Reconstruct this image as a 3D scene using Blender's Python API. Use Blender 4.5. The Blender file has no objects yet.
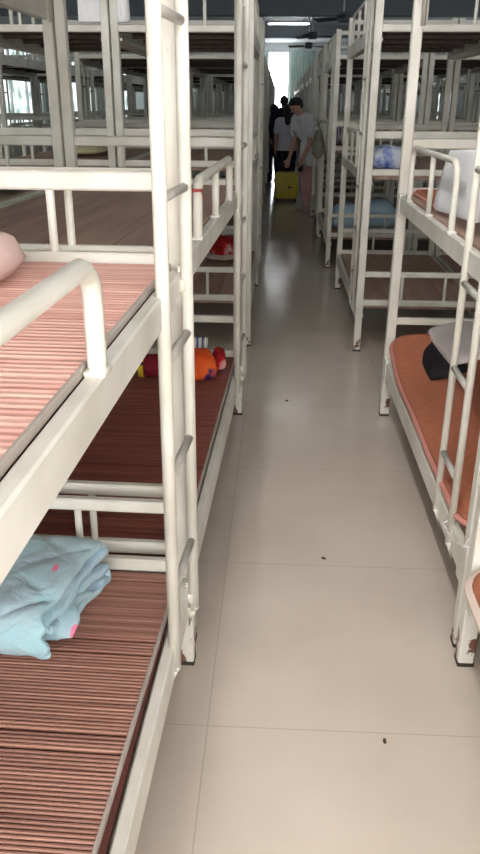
import bpy, bmesh, math, random
from mathutils import Vector, Matrix, noise
random.seed(7)
C = bpy.context.scene.collection
SC = bpy.context.scene
PI = math.pi

# ------------------------------------------------------------------ materials
def new_mat(name):
    m = bpy.data.materials.new(name); m.use_nodes = True
    nt = m.node_tree; b = nt.nodes['Principled BSDF']
    return m, nt, b, nt.links

def plain(name, col, rough=.6, metal=0., var=.12, scale=6., spec=.5, stretch=None):
    """a colour with gentle procedural mottling"""
    m, nt, b, L = new_mat(name)
    tc = nt.nodes.new('ShaderNodeTexCoord'); n = nt.nodes.new('ShaderNodeTexNoise')
    n.inputs['Scale'].default_value = scale; n.inputs['Detail'].default_value = 4
    if stretch:
        mp = nt.nodes.new('ShaderNodeMapping'); mp.inputs['Scale'].default_value = stretch
        L.new(tc.outputs['Object'], mp.inputs['Vector']); L.new(mp.outputs[0], n.inputs['Vector'])
    else:
        L.new(tc.outputs['Object'], n.inputs['Vector'])
    r = nt.nodes.new('ShaderNodeValToRGB')
    r.color_ramp.elements[0].position = .3; r.color_ramp.elements[1].position = .7
    r.color_ramp.elements[0].color = tuple(c*(1-var) for c in col)+(1,)
    r.color_ramp.elements[1].color = tuple(min(1, c*(1+var)) for c in col)+(1,)
    L.new(n.outputs['Fac'], r.inputs['Fac']); L.new(r.outputs['Color'], b.inputs['Base Color'])
    b.inputs['Roughness'].default_value = rough; b.inputs['Metallic'].default_value = metal
    b.inputs['Specular IOR Level'].default_value = spec
    return m

def srgb(r, g, b):
    f = lambda c: c/255/12.92 if c/255 <= .04045 else ((c/255+.055)/1.055)**2.4
    return (f(r), f(g), f(b))

def paint_mat():
    m, nt, b, L = new_mat('cream_paint')
    N = nt.nodes.new
    tc = N('ShaderNodeTexCoord'); sx = N('ShaderNodeSeparateXYZ'); L.new(tc.outputs['Object'], sx.inputs[0])
    n1 = N('ShaderNodeTexNoise'); n1.inputs['Scale'].default_value = 5; n1.inputs['Detail'].default_value = 5
    L.new(tc.outputs['Object'], n1.inputs['Vector'])
    r1 = N('ShaderNodeValToRGB'); r1.color_ramp.elements[0].color = (*srgb(214, 212, 200), 1); r1.color_ramp.elements[1].color = (*srgb(236, 234, 226), 1)
    r1.color_ramp.elements[0].position = .35; r1.color_ramp.elements[1].position = .65
    L.new(n1.outputs['Fac'], r1.inputs['Fac'])
    n2 = N('ShaderNodeTexNoise'); n2.inputs['Scale'].default_value = 16; n2.inputs['Detail'].default_value = 6
    L.new(tc.outputs['Object'], n2.inputs['Vector'])
    mr = N('ShaderNodeMapRange'); mr.inputs['From Min'].default_value = 0.0; mr.inputs['From Max'].default_value = .22
    mr.inputs['To Min'].default_value = .335; mr.inputs['To Max'].default_value = 0.
    L.new(sx.outputs['Z'], mr.inputs['Value'])
    ad = N('ShaderNodeMath'); ad.operation = 'ADD'; L.new(n2.outputs['Fac'], ad.inputs[0]); L.new(mr.outputs[0], ad.inputs[1])
    rr = N('ShaderNodeValToRGB'); rr.color_ramp.elements[0].position = .77; rr.color_ramp.elements[1].position = .80
    L.new(ad.outputs[0], rr.inputs['Fac'])
    mx = N('ShaderNodeMix'); mx.data_type = 'RGBA'
    L.new(rr.outputs['Color'], mx.inputs['Factor']); L.new(r1.outputs['Color'], mx.inputs['A'])
    mx.inputs['B'].default_value = (*srgb(120, 84, 70), 1)
    L.new(mx.outputs['Result'], b.inputs['Base Color'])
    b.inputs['Roughness'].default_value = .38
    return m

def slat_mat(name, a, bcol, pitch_scale=40., rough=.5):
    """bamboo strips: tone differs strip by strip (noise stretched along each strip)"""
    m, nt, b, L = new_mat(name); N = nt.nodes.new
    tc = N('ShaderNodeTexCoord'); mp = N('ShaderNodeMapping'); mp.inputs['Scale'].default_value = (.7, pitch_scale, 0)
    L.new(tc.outputs['Object'], mp.inputs['Vector'])
    n = N('ShaderNodeTexNoise'); n.inputs['Scale'].default_value = 1.; n.inputs['Detail'].default_value = 3; n.inputs['Roughness'].default_value = .7
    L.new(mp.outputs[0], n.inputs['Vector'])
    r = N('ShaderNodeValToRGB'); r.color_ramp.elements[0].position = .3; r.color_ramp.elements[1].position = .68
    r.color_ramp.elements[0].color = (*a, 1); r.color_ramp.elements[1].color = (*bcol, 1)
    L.new(n.outputs['Fac'], r.inputs['Fac']); L.new(r.outputs['Color'], b.inputs['Base Color'])
    b.inputs['Roughness'].default_value = rough
    return m

def board_mat(name, a, bcol, rough=.55):
    m, nt, b, L = new_mat(name); N = nt.nodes.new
    tc = N('ShaderNodeTexCoord'); mp = N('ShaderNodeMapping'); mp.inputs['Scale'].default_value = (14, 1.2, 1)
    L.new(tc.outputs['Object'], mp.inputs['Vector'])
    n = N('ShaderNodeTexNoise'); n.inputs['Scale'].default_value = 1.6; n.inputs['Detail'].default_value = 6
    L.new(mp.outputs[0], n.inputs['Vector'])
    r = N('ShaderNodeValToRGB'); r.color_ramp.elements[0].position = .3; r.color_ramp.elements[1].position = .7
    r.color_ramp.elements[0].color = (*a, 1); r.color_ramp.elements[1].color = (*bcol, 1)
    L.new(n.outputs['Fac'], r.inputs['Fac']); L.new(r.outputs['Color'], b.inputs['Base Color'])
    b.inputs['Roughness'].default_value = rough
    return m

def cloth(name, cols, scale=6., rough=.85, bump=.25, thr=None, voronoi=False):
    """fabric with a blotchy print made of 2+ colours"""
    m, nt, b, L = new_mat(name); N = nt.nodes.new
    tc = N('ShaderNodeTexCoord')
    if voronoi:
        n = N('ShaderNodeTexVoronoi'); n.inputs['Scale'].default_value = scale; src = n.outputs['Distance']
    else:
        n = N('ShaderNodeTexNoise'); n.inputs['Scale'].default_value = scale; n.inputs['Detail'].default_value = 3; src = n.outputs['Fac']
    L.new(tc.outputs['Object'], n.inputs['Vector'])
    r = N('ShaderNodeValToRGB'); cr = r.color_ramp
    pos = thr or [.3+.4*i/(len(cols)-1) for i in range(len(cols))]
    while len(cr.elements) < len(cols): cr.elements.new(.5)
    for e, p, c in zip(cr.elements, pos, cols): e.position = p; e.color = (*c, 1)
    L.new(src, r.inputs['Fac']); L.new(r.outputs['Color'], b.inputs['Base Color'])
    n2 = N('ShaderNodeTexNoise'); n2.inputs['Scale'].default_value = 14; n2.inputs['Detail'].default_value = 4
    L.new(tc.outputs['Object'], n2.inputs['Vector'])
    bp = N('ShaderNodeBump'); bp.inputs['Strength'].default_value = bump; bp.inputs['Distance'].default_value = .02
    L.new(n2.outputs['Fac'], bp.inputs['Height']); L.new(bp.outputs[0], b.inputs['Normal'])
    b.inputs['Roughness'].default_value = rough; b.inputs['Specular IOR Level'].default_value = .2
    return m

def stripes(name, cols, axis='X', freq=8., rough=.85):
    m, nt, b, L = new_mat(name); N = nt.nodes.new
    tc = N('ShaderNodeTexCoord'); w = N('ShaderNodeTexWave'); w.bands_direction = axis; w.inputs['Scale'].default_value = freq
    w.inputs['Distortion'].default_value = .3
    L.new(tc.outputs['Object'], w.inputs['Vector'])
    r = N('ShaderNodeValToRGB'); r.color_ramp.interpolation = 'CONSTANT'; cr = r.color_ramp
    while len(cr.elements) < len(cols): cr.elements.new(.5)
    for i, c in enumerate(cols): cr.elements[i].position = i/len(cols); cr.elements[i].color = (*c, 1)
    L.new(w.outputs['Fac'], r.inputs['Fac']); L.new(r.outputs['Color'], b.inputs['Base Color'])
    b.inputs['Roughness'].default_value = rough
    return m

def emit(name, col, strength):
    m, nt, b, L = new_mat(name)
    b.inputs['Base Color'].default_value = (*col, 1)
    b.inputs['Emission Color'].default_value = (*col, 1); b.inputs['Emission Strength'].default_value = strength
    return m

def floor_mat():
    m, nt, b, L = new_mat('floor_tiles'); N = nt.nodes.new
    g = N('ShaderNodeNewGeometry'); mp = N('ShaderNodeMapping'); mp.inputs['Location'].default_value = (.157+.8*20, -1.575+.8*20, 0)
    L.new(g.outputs['Position'], mp.inputs['Vector'])
    br = N('ShaderNodeTexBrick'); br.offset = 0; br.squash = 1
    br.inputs['Scale'].default_value = 1; br.inputs['Mortar Size'].default_value = .0022; br.inputs['Mortar Smooth'].default_value = .3
    br.inputs['Brick Width'].default_value = .8; br.inputs['Row Height'].default_value = .8; br.inputs['Bias'].default_value = 0
    br.inputs['Color1'].default_value = (*srgb(211, 200, 187), 1); br.inputs['Color2'].default_value = (*srgb(208, 197, 184), 1)
    br.inputs['Mortar'].default_value = (*srgb(186, 178, 167), 1)
    L.new(mp.outputs[0], br.inputs['Vector'])
    n = N('ShaderNodeTexNoise'); n.inputs['Scale'].default_value = 2.2; n.inputs['Detail'].default_value = 6
    L.new(g.outputs['Position'], n.inputs['Vector'])
    mx = N('ShaderNodeMix'); mx.data_type = 'RGBA'; mx.blend_type = 'MULTIPLY'; mx.inputs['Factor'].default_value = 1
    r = N('ShaderNodeValToRGB'); r.color_ramp.elements[0].color = (.9, .89, .88, 1); r.color_ramp.elements[1].color = (1, 1, 1, 1)
    r.color_ramp.elements[0].position = .3; r.color_ramp.elements[1].position = .6
    L.new(n.outputs['Fac'], r.inputs['Fac'])
    L.new(br.outputs['Color'], mx.inputs['A']); L.new(r.outputs['Color'], mx.inputs['B'])
    L.new(mx.outputs['Result'], b.inputs['Base Color'])
    mr = N('ShaderNodeMapRange'); mr.inputs['To Min'].default_value = .1; mr.inputs['To Max'].default_value = .2
    L.new(n.outputs['Fac'], mr.inputs['Value']); L.new(mr.outputs[0], b.inputs['Roughness'])
    b.inputs['Specular IOR Level'].default_value = .45
    return m

def quilt_mat():
    m, nt, b, L = new_mat('light_blue_quilting'); N = nt.nodes.new
    tc = N('ShaderNodeTexCoord')
    n = N('ShaderNodeTexNoise'); n.inputs['Scale'].default_value = 5; n.inputs['Detail'].default_value = 3
    L.new(tc.outputs['Object'], n.inputs['Vector'])
    r = N('ShaderNodeValToRGB'); cr = r.color_ramp; cr.elements.new(.5)
    for e, p, c in zip(cr.elements, (.32, .5, .66), (srgb(168, 192, 214), srgb(176, 206, 218), srgb(166, 216, 228))):
        e.position = p; e.color = (*c, 1)
    L.new(n.outputs['Fac'], r.inputs['Fac'])
    v = N('ShaderNodeTexVoronoi'); v.inputs['Scale'].default_value = 9
    mp = N('ShaderNodeMapping'); mp.inputs['Location'].default_value = (.31, .13, .2); mp.inputs['Rotation'].default_value = (0, 0, .6); mp.inputs['Scale'].default_value = (1.6, .7, 1); L.new(tc.outputs['Object'], mp.inputs['Vector']); L.new(mp.outputs[0], v.inputs['Vector'])
    rr = N('ShaderNodeValToRGB'); rr.color_ramp.elements[0].position = .15; rr.color_ramp.elements[1].position = .17
    rr.color_ramp.elements[0].color = (1, 1, 1, 1); rr.color_ramp.elements[1].color = (0, 0, 0, 1)
    L.new(v.outputs['Distance'], rr.inputs['Fac'])
    mx = N('ShaderNodeMix'); mx.data_type = 'RGBA'; L.new(rr.outputs['Color'], mx.inputs['Factor'])
    L.new(r.outputs['Color'], mx.inputs['A']); mx.inputs['B'].default_value = (*srgb(236, 128, 165), 1)
    L.new(mx.outputs['Result'], b.inputs['Base Color'])
    n2 = N('ShaderNodeTexNoise'); n2.inputs['Scale'].default_value = 11; n2.inputs['Detail'].default_value = 5; n2.inputs['Distortion'].default_value = .8
    L.new(tc.outputs['Object'], n2.inputs['Vector'])
    bp = N('ShaderNodeBump'); bp.inputs['Strength'].default_value = .55; bp.inputs['Distance'].default_value = .03
    L.new(n2.outputs['Fac'], bp.inputs['Height']); L.new(bp.outputs[0], b.inputs['Normal'])
    b.inputs['Roughness'].default_value = .7; b.inputs['Sheen Weight'].default_value = .2
    return m

M = {}
M['paint'] = paint_mat()
M['cap'] = plain('dark_foot_rubber', srgb(62, 54, 48), .8)
M['steel'] = plain('worn_steel', srgb(188, 185, 178), .4, .1)
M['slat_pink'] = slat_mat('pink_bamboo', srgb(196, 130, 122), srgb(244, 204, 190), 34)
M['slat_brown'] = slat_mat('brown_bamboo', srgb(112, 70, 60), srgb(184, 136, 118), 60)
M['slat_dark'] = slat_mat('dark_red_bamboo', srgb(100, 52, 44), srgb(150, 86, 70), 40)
M['backing'] = plain('dark_mat_backing', srgb(92, 48, 40), .8)
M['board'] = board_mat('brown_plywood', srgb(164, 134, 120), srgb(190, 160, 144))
M['board_shaded'] = board_mat('shaded_plywood', srgb(76, 64, 60), srgb(98, 82, 76))  # top decks: shade of their undersides put into the plywood colour
M['edge'] = plain('grey_binding', srgb(178, 168, 160), .8)
M['floor'] = floor_mat()
M['wall'] = plain('pale_wall_paint', srgb(226, 230, 230), .8, var=.03)
M['ceiling'] = plain('grey_ceiling_paint', srgb(222, 226, 232), .85, var=.03)
M['beam'] = plain('beam_paint', srgb(140, 146, 154), .8, var=.04)
M['frame'] = plain('window_frame_paint', srgb(225, 228, 226), .5, var=.04)

# ------------------------------------------------------------------ mesh builder
class MB:
    def __init__(s): s.v = []; s.f = []; s.mi = []; s.cur = 0
    def add(s, vs, fs):
        o = len(s.v); s.v += [tuple(p) for p in vs]; s.f += [tuple(i+o for i in f) for f in fs]; s.mi += [s.cur]*len(fs)
    def box(s, x0, x1, y0, y1, z0, z1):
        s.add([(x0,y0,z0),(x1,y0,z0),(x1,y1,z0),(x0,y1,z0),(x0,y0,z1),(x1,y0,z1),(x1,y1,z1),(x0,y1,z1)],
              [(0,3,2,1),(4,5,6,7),(0,1,5,4),(1,2,6,5),(2,3,7,6),(3,0,4,7)])
    def bar(s, p, q, w, h, up=(0,0,1), ch=.005):
        """bar of w x h section with softened edges, from p to q"""
        p = Vector(p); q = Vector(q); d = (q-p).normalized(); u = Vector(up)
        a = d.cross(u)
        if a.length < 1e-5: a = d.cross(Vector((0,1,0)))
        a.normalize(); bb = a.cross(d).normalized(); w /= 2; h /= 2; c = min(ch, w*.6, h*.6)
        sec = [(w-c,-h),(w,-h+c),(w,h-c),(w-c,h),(-w+c,h),(-w,h-c),(-w,-h+c),(-w+c,-h)]
        vs = [P+a*x+bb*y for P in (p,q) for x,y in sec]
        fs = [(i,(i+1)%8,8+(i+1)%8,8+i) for i in range(8)]+[tuple(range(7,-1,-1)), tuple(range(8,16))]
        s.add(vs, fs)
    def tube(s, pts, r, n=10, r2=None):
        pts = [Vector(p) for p in pts]; k = len(pts); rings = []; prev = None
        for i, p in enumerate(pts):
            t = (pts[min(i+1,k-1)]-pts[max(i-1,0)]).normalized()
            if prev is None:
                a = t.cross(Vector((0,0,1)));
                if a.length < .1: a = t.cross(Vector((1,0,0)))
            else: a = prev-t*prev.dot(t)
            a.normalize(); prev = a; b = t.cross(a)
            rr = r if r2 is None else r+(r2-r)*i/(k-1)
            rings.append([p+(a*math.cos(2*PI*j/n)+b*math.sin(2*PI*j/n))*rr for j in range(n)])
        vs = [p for rg in rings for p in rg]; fs = []
        for i in range(k-1):
            for j in range(n): fs.append((i*n+j, i*n+(j+1)%n, (i+1)*n+(j+1)%n, (i+1)*n+j))
        fs += [tuple(range(n-1,-1,-1)), tuple(range((k-1)*n, k*n))]
        s.add(vs, fs)
    def grid(s, fn, nu, nv, closed_u=False):
        vs = [fn(i/nu, j/nv) for j in range(nv+1) for i in range(nu+1)]
        s.add(vs, [(j*(nu+1)+i, j*(nu+1)+i+1, (j+1)*(nu+1)+i+1, (j+1)*(nu+1)+i) for j in range(nv) for i in range(nu)])
    def ball(s, c, rx, ry, rz, n=14, m=10):
        vs = [(c[0],c[1],c[2]-rz)]
        for j in range(1,m):
            a = -PI/2+PI*j/m
            for i in range(n): vs.append((c[0]+rx*math.cos(a)*math.cos(2*PI*i/n), c[1]+ry*math.cos(a)*math.sin(2*PI*i/n), c[2]+rz*math.sin(a)))
        vs.append((c[0],c[1],c[2]+rz)); fs = []
        for i in range(n):
            fs.append((0, 1+(i+1)%n, 1+i)); t = 1+(m-2)*n; fs.append((t+i, t+(i+1)%n, len(vs)-1))
        for j in range(m-2):
            for i in range(n): fs.append((1+j*n+i, 1+j*n+(i+1)%n, 1+(j+1)*n+(i+1)%n, 1+(j+1)*n+i))
        s.add(vs, fs)
    def mesh(s, name, mats, smooth=False):
        me = bpy.data.meshes.new(name); me.from_pydata(s.v, [], s.f)
        if not isinstance(mats, (list, tuple)): mats = [mats]
        for m in mats: me.materials.append(m)
        me.polygons.foreach_set('material_index', s.mi)
        bm = bmesh.new(); bm.from_mesh(me); bmesh.ops.recalc_face_normals(bm, faces=bm.faces); bm.to_mesh(me); bm.free()
        me.polygons.foreach_set('use_smooth', [smooth]*len(me.polygons)); me.update()
        return me
    def build(s, name, mats, parent=None, smooth=False, loc=None):
        return put(name, s.mesh(name, mats, smooth), parent, loc)

def put(name, me, parent=None, loc=None):
    o = bpy.data.objects.new(name, me); C.objects.link(o)
    if parent: o.parent = parent
    if loc: o.location = loc
    return o
def tag(o, label, cat, group=None):
    o['label'] = label; o['category'] = cat
    if group: o['group'] = group
    return o
def thing(name, label, cat, loc=(0,0,0), rz=0, group=None):
    o = bpy.data.objects.new(name, None); C.objects.link(o); o.location = loc; o.rotation_euler = (0,0,rz); o.empty_display_size = .1
    return tag(o, label, cat, group)
def struct(o): o['kind'] = 'structure'; return o
def bake(o, *mods):
    """evaluate modifiers into plain mesh data"""
    for t, kw in mods:
        md = o.modifiers.new(t, t)
        for k, v in kw.items(): setattr(md, k, v)
    dg = bpy.context.evaluated_depsgraph_get(); me = bpy.data.meshes.new_from_object(o.evaluated_get(dg))
    o.modifiers.clear(); old = o.data; o.data = me; bpy.data.meshes.remove(old); return o
def crom(pts, n=6):
    P = [Vector(p) for p in pts]; out = []
    for i in range(len(P)-1):
        a = P[max(i-1,0)]; b = P[i]; c = P[i+1]; d = P[min(i+2,len(P)-1)]
        for k in range(n):
            t = k/n; out.append(.5*((2*b)+(c-a)*t+(2*a-5*b+4*c-d)*t*t+(3*b-a-3*c+d)*t**3))
    out.append(P[-1]); return out

# ------------------------------------------------------------------ the room
XW, Y0, Y1, ZC = 6.0, -1.5, 33.0, 3.78
mb = MB(); mb.box(-XW-.2, XW+.2, Y0-.2, Y1+.2, -.2, 0); struct(mb.build('floor', M['floor']))
mb = MB(); mb.box(-XW-.2, XW+.2, Y0-.2, Y1+.2, ZC, ZC+.2); struct(mb.build('ceiling', M['ceiling']))
def wall_with_holes(name, axis, pos, th, a0, a1, z1, holes):
    """axis 'x': the wall stands at x=pos and runs along y; 'y': at y=pos and runs along x"""
    mb = MB()
    def bx(a, b, z0, zz):
        if b-a < 1e-4 or zz-z0 < 1e-4: return
        lo, hi = min(pos, pos+th), max(pos, pos+th)
        if axis == 'x': mb.box(lo, hi, a, b, z0, zz)
        else: mb.box(a, b, lo, hi, z0, zz)
    c = a0
    for h0, h1, zz0, zz1 in holes:
        bx(c, h0, 0, z1); bx(h0, h1, 0, zz0); bx(h0, h1, zz1, z1); c = h1
    bx(c, a1, 0, z1); struct(mb.build(name, M['wall']))
glass_n = [0]
def window(axis, pos, th, h, pane_mat, nm=3):
    glass_n[0] += 1
    a0, a1, z0, z1 = h; mb = MB(); p = pos+th*.5
    def br(a, b, za, zb, d=.05):
        if axis == 'x': mb.box(p-d, p+d, a, b, za, zb)
        else: mb.box(a, b, p-d, p+d, za, zb)
    br(a0, a1, z0, z0+.06); br(a0, a1, z1-.06, z1); br(a0, a0+.06, z0+.06, z1-.06); br(a1-.06, a1, z0+.06, z1-.06)
    for k in range(1, nm): x = a0+(a1-a0)*k/nm; br(x-.02, x+.02, z0+.06, z1-.06, .03)
    br(a0+.06, a1-.06, z0+(z1-z0)*.7-.02, z0+(z1-z0)*.7+.02, .03)
    w = struct(mb.build('window_%d' % glass_n[0], M['frame']))
    g = MB()
    if axis == 'x': g.box(p+th*.1, p+th*.15, a0+.05, a1-.05, z0+.05, z1-.05)
    else: g.box(a0+.05, a1-.05, p+th*.1, p+th*.15, z0+.05, z1-.05)
    g.build('window_pane', pane_mat, w)
def foliage_pane():
    m, nt, b, L = new_mat('daylit_side_pane'); N = nt.nodes.new
    tc = N('ShaderNodeTexCoord'); n = N('ShaderNodeTexNoise'); n.inputs['Scale'].default_value = 2.6; n.inputs['Detail'].default_value = 6
    L.new(tc.outputs['Object'], n.inputs['Vector']); r = N('ShaderNodeValToRGB'); cr = r.color_ramp; cr.elements.new(.5)
    for e, p, c in zip(cr.elements, (.38, .5, .62), ((.22, .32, .27), (.62, .74, .74), (.95, .98, 1.))): e.position = p; e.color = (*c, 1)
    L.new(n.outputs['Fac'], r.inputs['Fac']); L.new(r.outputs['Color'], b.inputs['Emission Color'])
    b.inputs['Base Color'].default_value = (.05, .05, .05, 1); b.inputs['Emission Strength'].default_value = 1.5; return m
M['pane_side'] = foliage_pane()
M['pane_far'] = emit('daylit_far_pane', (.93, .97, 1.), 16.0)
M['pane_near'] = emit('daylit_near_pane', (1., .965, .92), 7.5)
side = [(y, y+3.5, 1.0, 2.75) for y in (-1.2, 5.1, 11.2, 17.3, 23.4, 29.4)]
wall_with_holes('wall_left', 'x', -XW, -.2, Y0, Y1, ZC, side)
wall_with_holes('wall_right', 'x', XW, .2, Y0, Y1, ZC, side)
far = (-.56, .30, .9, 3.5)
wall_with_holes('wall_far', 'y', Y1, .2, -XW-.2, XW+.2, ZC, [far])
near = (-2.2, 2.8, .8, 3.2)
wall_with_holes('wall_near', 'y', Y0, -.2, -XW-.2, XW+.2, ZC, [near])
for h in side: window('x', -XW, -.2, h, M['pane_side']); 
for h in side: window('x', XW, .2, h, M['pane_side'])
window('y', Y1, .2, far, M['pane_far'], 2); window('y', Y0, -.2, near, M['pane_near'], 4)
for i, (y, z0) in enumerate([(2., 3.32), (10., 3.32), (18., 3.265), (26., 3.44)]):
    mb = MB(); mb.box(-XW, XW, y-.15, y+.15, z0, ZC); struct(mb.build('ceiling_beam', M['beam']))

# curtains beside the far window
M['curtain'] = plain('grey_green_curtain', srgb(188, 206, 198), .9, var=.06)
for lab, x0, x1 in (('narrow grey-green curtain against the bright far window, beside the shaded bunks', -.98, -.58), ('wide grey-green curtain hanging between far window and line of bunk tops', .33, 1.28)):
    mb = MB(); n = int((x1-x0)/.012)
    mb.grid(lambda u, v: (x0+(x1-x0)*u, Y1-.12+.03*math.sin(u*(x1-x0)*55)+.004, .5+3.0*v), n, 6)
    o = mb.build('curtain', M['curtain'], smooth=True); bake(o, ('SOLIDIFY', dict(thickness=.006))); tag(o, lab, 'curtain', 'curtains at the far window')

# ceiling lamps and fans
M['tube'] = emit('lit_fluorescent_tube', (.95, .98, 1.), 45.0)
M['white_metal'] = plain('white_lamp_metal', srgb(225, 226, 226), .5, var=.03)
lamps = [('fluorescent tube light over the aisle directly above the camera', -.30, .2, 3.52, PI/2, 'tube_near'), ('fluorescent tube light over the aisle beside the pink bamboo deck', -.30, 2.3, 3.52, PI/2, 'tube_near'),
         ('added unseen fill light over the left side aisle between the bunk rows', -2.32, 4.6, 3.52, PI/2, 'fill_tube_side'), ('added unseen fill light over the right side aisle between the bunk rows', 2.68, 6.2, 3.52, PI/2, 'fill_tube_side'),
         ('added unseen fill light over the aisle above the person in the white tee', .42, 12.9, 3.6, 0, 'fill_tube_mid'),
         ('fluorescent tube light across the aisle just beyond the nearest visible dark beam', .165, 24., 3.64, 0, 'tube'), ('fluorescent tube light across the aisle closest to the far window', -.16, 29., 3.71, 0, 'tube')]
M['fill_tube_mid'] = emit('added_mid_fill_tube', (.96, .98, 1.), 14.0)  # unseen lamp, added to brighten the people in the aisle
M['fill_tube_side'] = emit('added_side_fill_tube', (1., .99, .97), 40.0)  # two unseen lamps, added to light top decks and background posts
M['tube_near'] = emit('bright_fluorescent_tube', (1., .97, .93), 300.0)
for lab, x, y, z, rz, em in lamps:
    t = thing('tube_light', lab, 'ceiling light', (x, y, z), rz, 'fluorescent lights over the aisle')
    mb = MB(); mb.bar((-.6,0,.04), (.6,0,.04), .07, .035); mb.bar((-.4,0,.05), (-.4,0,ZC-z+.01), .012, .012); mb.bar((.4,0,.05), (.4,0,ZC-z+.01), .012, .012)
    for k in (-1, 1): mb.bar((k*.585,0,.03), (k*.585,0,-.022), .03, .03)
    mb.build('fixture', M['white_metal'], t)
    mb = MB(); mb.tube([(-.57,0,0), (.57,0,0)], .014, 10); mb.build('lamp_tube', M[em], t, True)
M['fan'] = plain('dark_fan_metal', srgb(88, 90, 98), .5)
for lab, x, y, z in (('dark ceiling fan, closest of the three above the bunk tops', .98, 14., 2.85), ('dark ceiling fan, middle of the three above the bunk tops', .66, 18.9, 2.95), ('dark ceiling fan, smallest and closest to the far window', .71, 23., 3.02)):
    t = thing('ceiling_fan', lab, 'ceiling fan', (x, y, z), random.random(), 'ceiling fans')
    mb = MB(); mb.tube([(0,0,-.05), (0,0,-.03), (0,0,.06), (0,0,.09)], .1, 16); mb.build('motor', M['fan'], t, True)
    mb = MB(); mb.tube([(0,0,.08), (0,0,ZC-z)], .014, 8); mb.tube([(0,0,ZC-z-.07),(0,0,ZC-z)], .05, 12); mb.build('down_rod', M['white_metal'], t, True)
    for k in range(3):
        a = k*2*PI/3; mb = MB(); ca, sa = math.cos(a), math.sin(a)
        def P(r, w, h): return (ca*r-sa*w, sa*r+ca*w, h)
        mb.add([P(.08,-.02,0),P(.08,.02,.01),P(.2,.06,.02),P(.58,.065,.02),P(.58,-.065,-.02),P(.2,-.05,-.015),
                P(.08,-.02,.008),P(.08,.02,.018),P(.2,.06,.028),P(.58,.065,.028),P(.58,-.065,-.012),P(.2,-.05,-.007)],
               [(0,1,2,5),(5,2,3,4),(6,11,8,7),(11,10,9,8),(0,6,7,1),(1,7,8,2),(2,8,9,3),(3,9,10,4),(4,10,11,5),(5,11,6,0)])
        mb.build('blade', M['fan'], t)

# ------------------------------------------------------------------ bunks
W, LN, HT, PW = .865, 1.96, 2.20, .047
LEV = {1: [(.225, .315, .325, .335, .525), (1.08, 1.15, 1.16, 1.165, 1.385), (1.90, 1.99, 1.995, 1.97, 2.17)],
      -1: [(.215, .31, .325, .335, .525), (1.12, 1.19, 1.197, 1.2, 1.385), (1.90, 1.99, 1.995, 1.97, 2.17)]}
# side +1: bunk to the right of the aisle (ladder at its near end); -1: left of the aisle (ladder at its far end)
LADY = {1: (.22, .44), -1: (LN-.34, LN-.09)}
GUY = {1: (.76, 1.20, 1.68), -1: (.14, .62, 1.14)}
cache = {}
def cm(key, fn):
    if key not in cache: cache[key] = fn()
    return cache[key]
def b_post(mb, s, i, dz=0.):
    x = s*(PW/2 if i % 2 == 0 else W-PW/2); y = PW/2 if i < 2 else LN-PW/2
    mb.bar((x,y,.012), (x,y,HT+dz), PW, PW, ch=.004)
def b_cap(mb, s, i):
    x = s*(PW/2 if i % 2 == 0 else W-PW/2); y = PW/2 if i < 2 else LN-PW/2
    mb.bar((x,y,0), (x,y,.013), PW+.002, PW+.002, ch=.002)
def b_rail(mb, s, l, aisle):
    z0, z1 = LEV[s][l][:2]; x = s*(.018 if aisle else W-.018); k = 1 if aisle else -1
    mb.bar((x,PW,(z0+z1)/2), (x,LN-PW,(z0+z1)/2), .028, z1-z0, ch=.004)
    xi = x+s*k*.026; mb.bar((xi,PW,z0+.012), (xi,LN-PW,z0+.012), .03, .02, ch=.002)   # ledge the deck sits on
    for y in (PW+.02, LN-PW-.02): mb.bar((x-s*k*.012,y,z0-.012), (x-s*k*.012,y,z1+.012), .012, .045, ch=.002)
def b_end(mb, s, l, far):
    zd, zg = LEV[s][l][3:]; y = LN-PW/2 if far else PW/2
    mb.bar((s*PW,y,zd), (s*(W-PW),y,zd), .028, .04); mb.bar((s*PW,y,zg), (s*(W-PW),y,zg), .028, .044 if l == 1 else .036)
    for x in ((.322, .60) if far else (.297, .58)): mb.tube([(s*x,y,zd+.015), (s*x,y,zg-.015)], .0105, 8)
def b_guard(mb, s, l):
    zt = LEV[s][l][1]; ys = GUY[s]; x = s*.016; top = LEV[s][l][4]-(.005 if s > 0 else .035); r = .0115 if s > 0 else .0145
    if l == 2: top = zt+.20
    a, b = ys[0], ys[-1]
    mb.tube(crom([(x,a,zt), (x,a,top-.06), (x,a+.012,top-.02), (x,a+.05,top)], 4)+crom([(x,b-.05,top), (x,b-.012,top-.02), (x,b,top-.06), (x,b,zt)], 4), r, 10)
    for y in ys[1:-1]: mb.tube([(x,y,zt), (x,y,top)], r*.9, 10)
    for y in ys: mb.bar((x,y,zt-.002), (x,y,zt+.006), .032, .045, ch=.002)
def b_ladder(mb, s):
    r = .0122 if s > 0 else .015
    for k, y in enumerate(LADY[s]):
        x = s*.003 if s > 0 or k == 0 else -s*.010
        mb.tube([(x,y,.24), (x,y,2.18)], r, 12)
        mb.add([(x+s*.016,y-.014,.25),(x+s*.016,y+.014,.25),(x-s*.012,y+.014,.25),(x-s*.012,y-.014,.25),(x+s*.015,y,.175)], [(0,1,2,3),(0,4,1),(1,4,2),(2,4,3),(3,4,0)])
        for l in range(3): z = LEV[s][l][1]-.03; mb.bar((x,y,z), (x+s*.02,y,z), .03, .03, ch=.002)
def b_rung(mb, s, k):
    a, b = LADY[s]; z = (.468, .77, 1.045, 1.38, 1.71)[k]
    mb.tube([(s*.003,a,z), (s*.003 if s > 0 else -s*.010,b,z)], .0105, 10)
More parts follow.
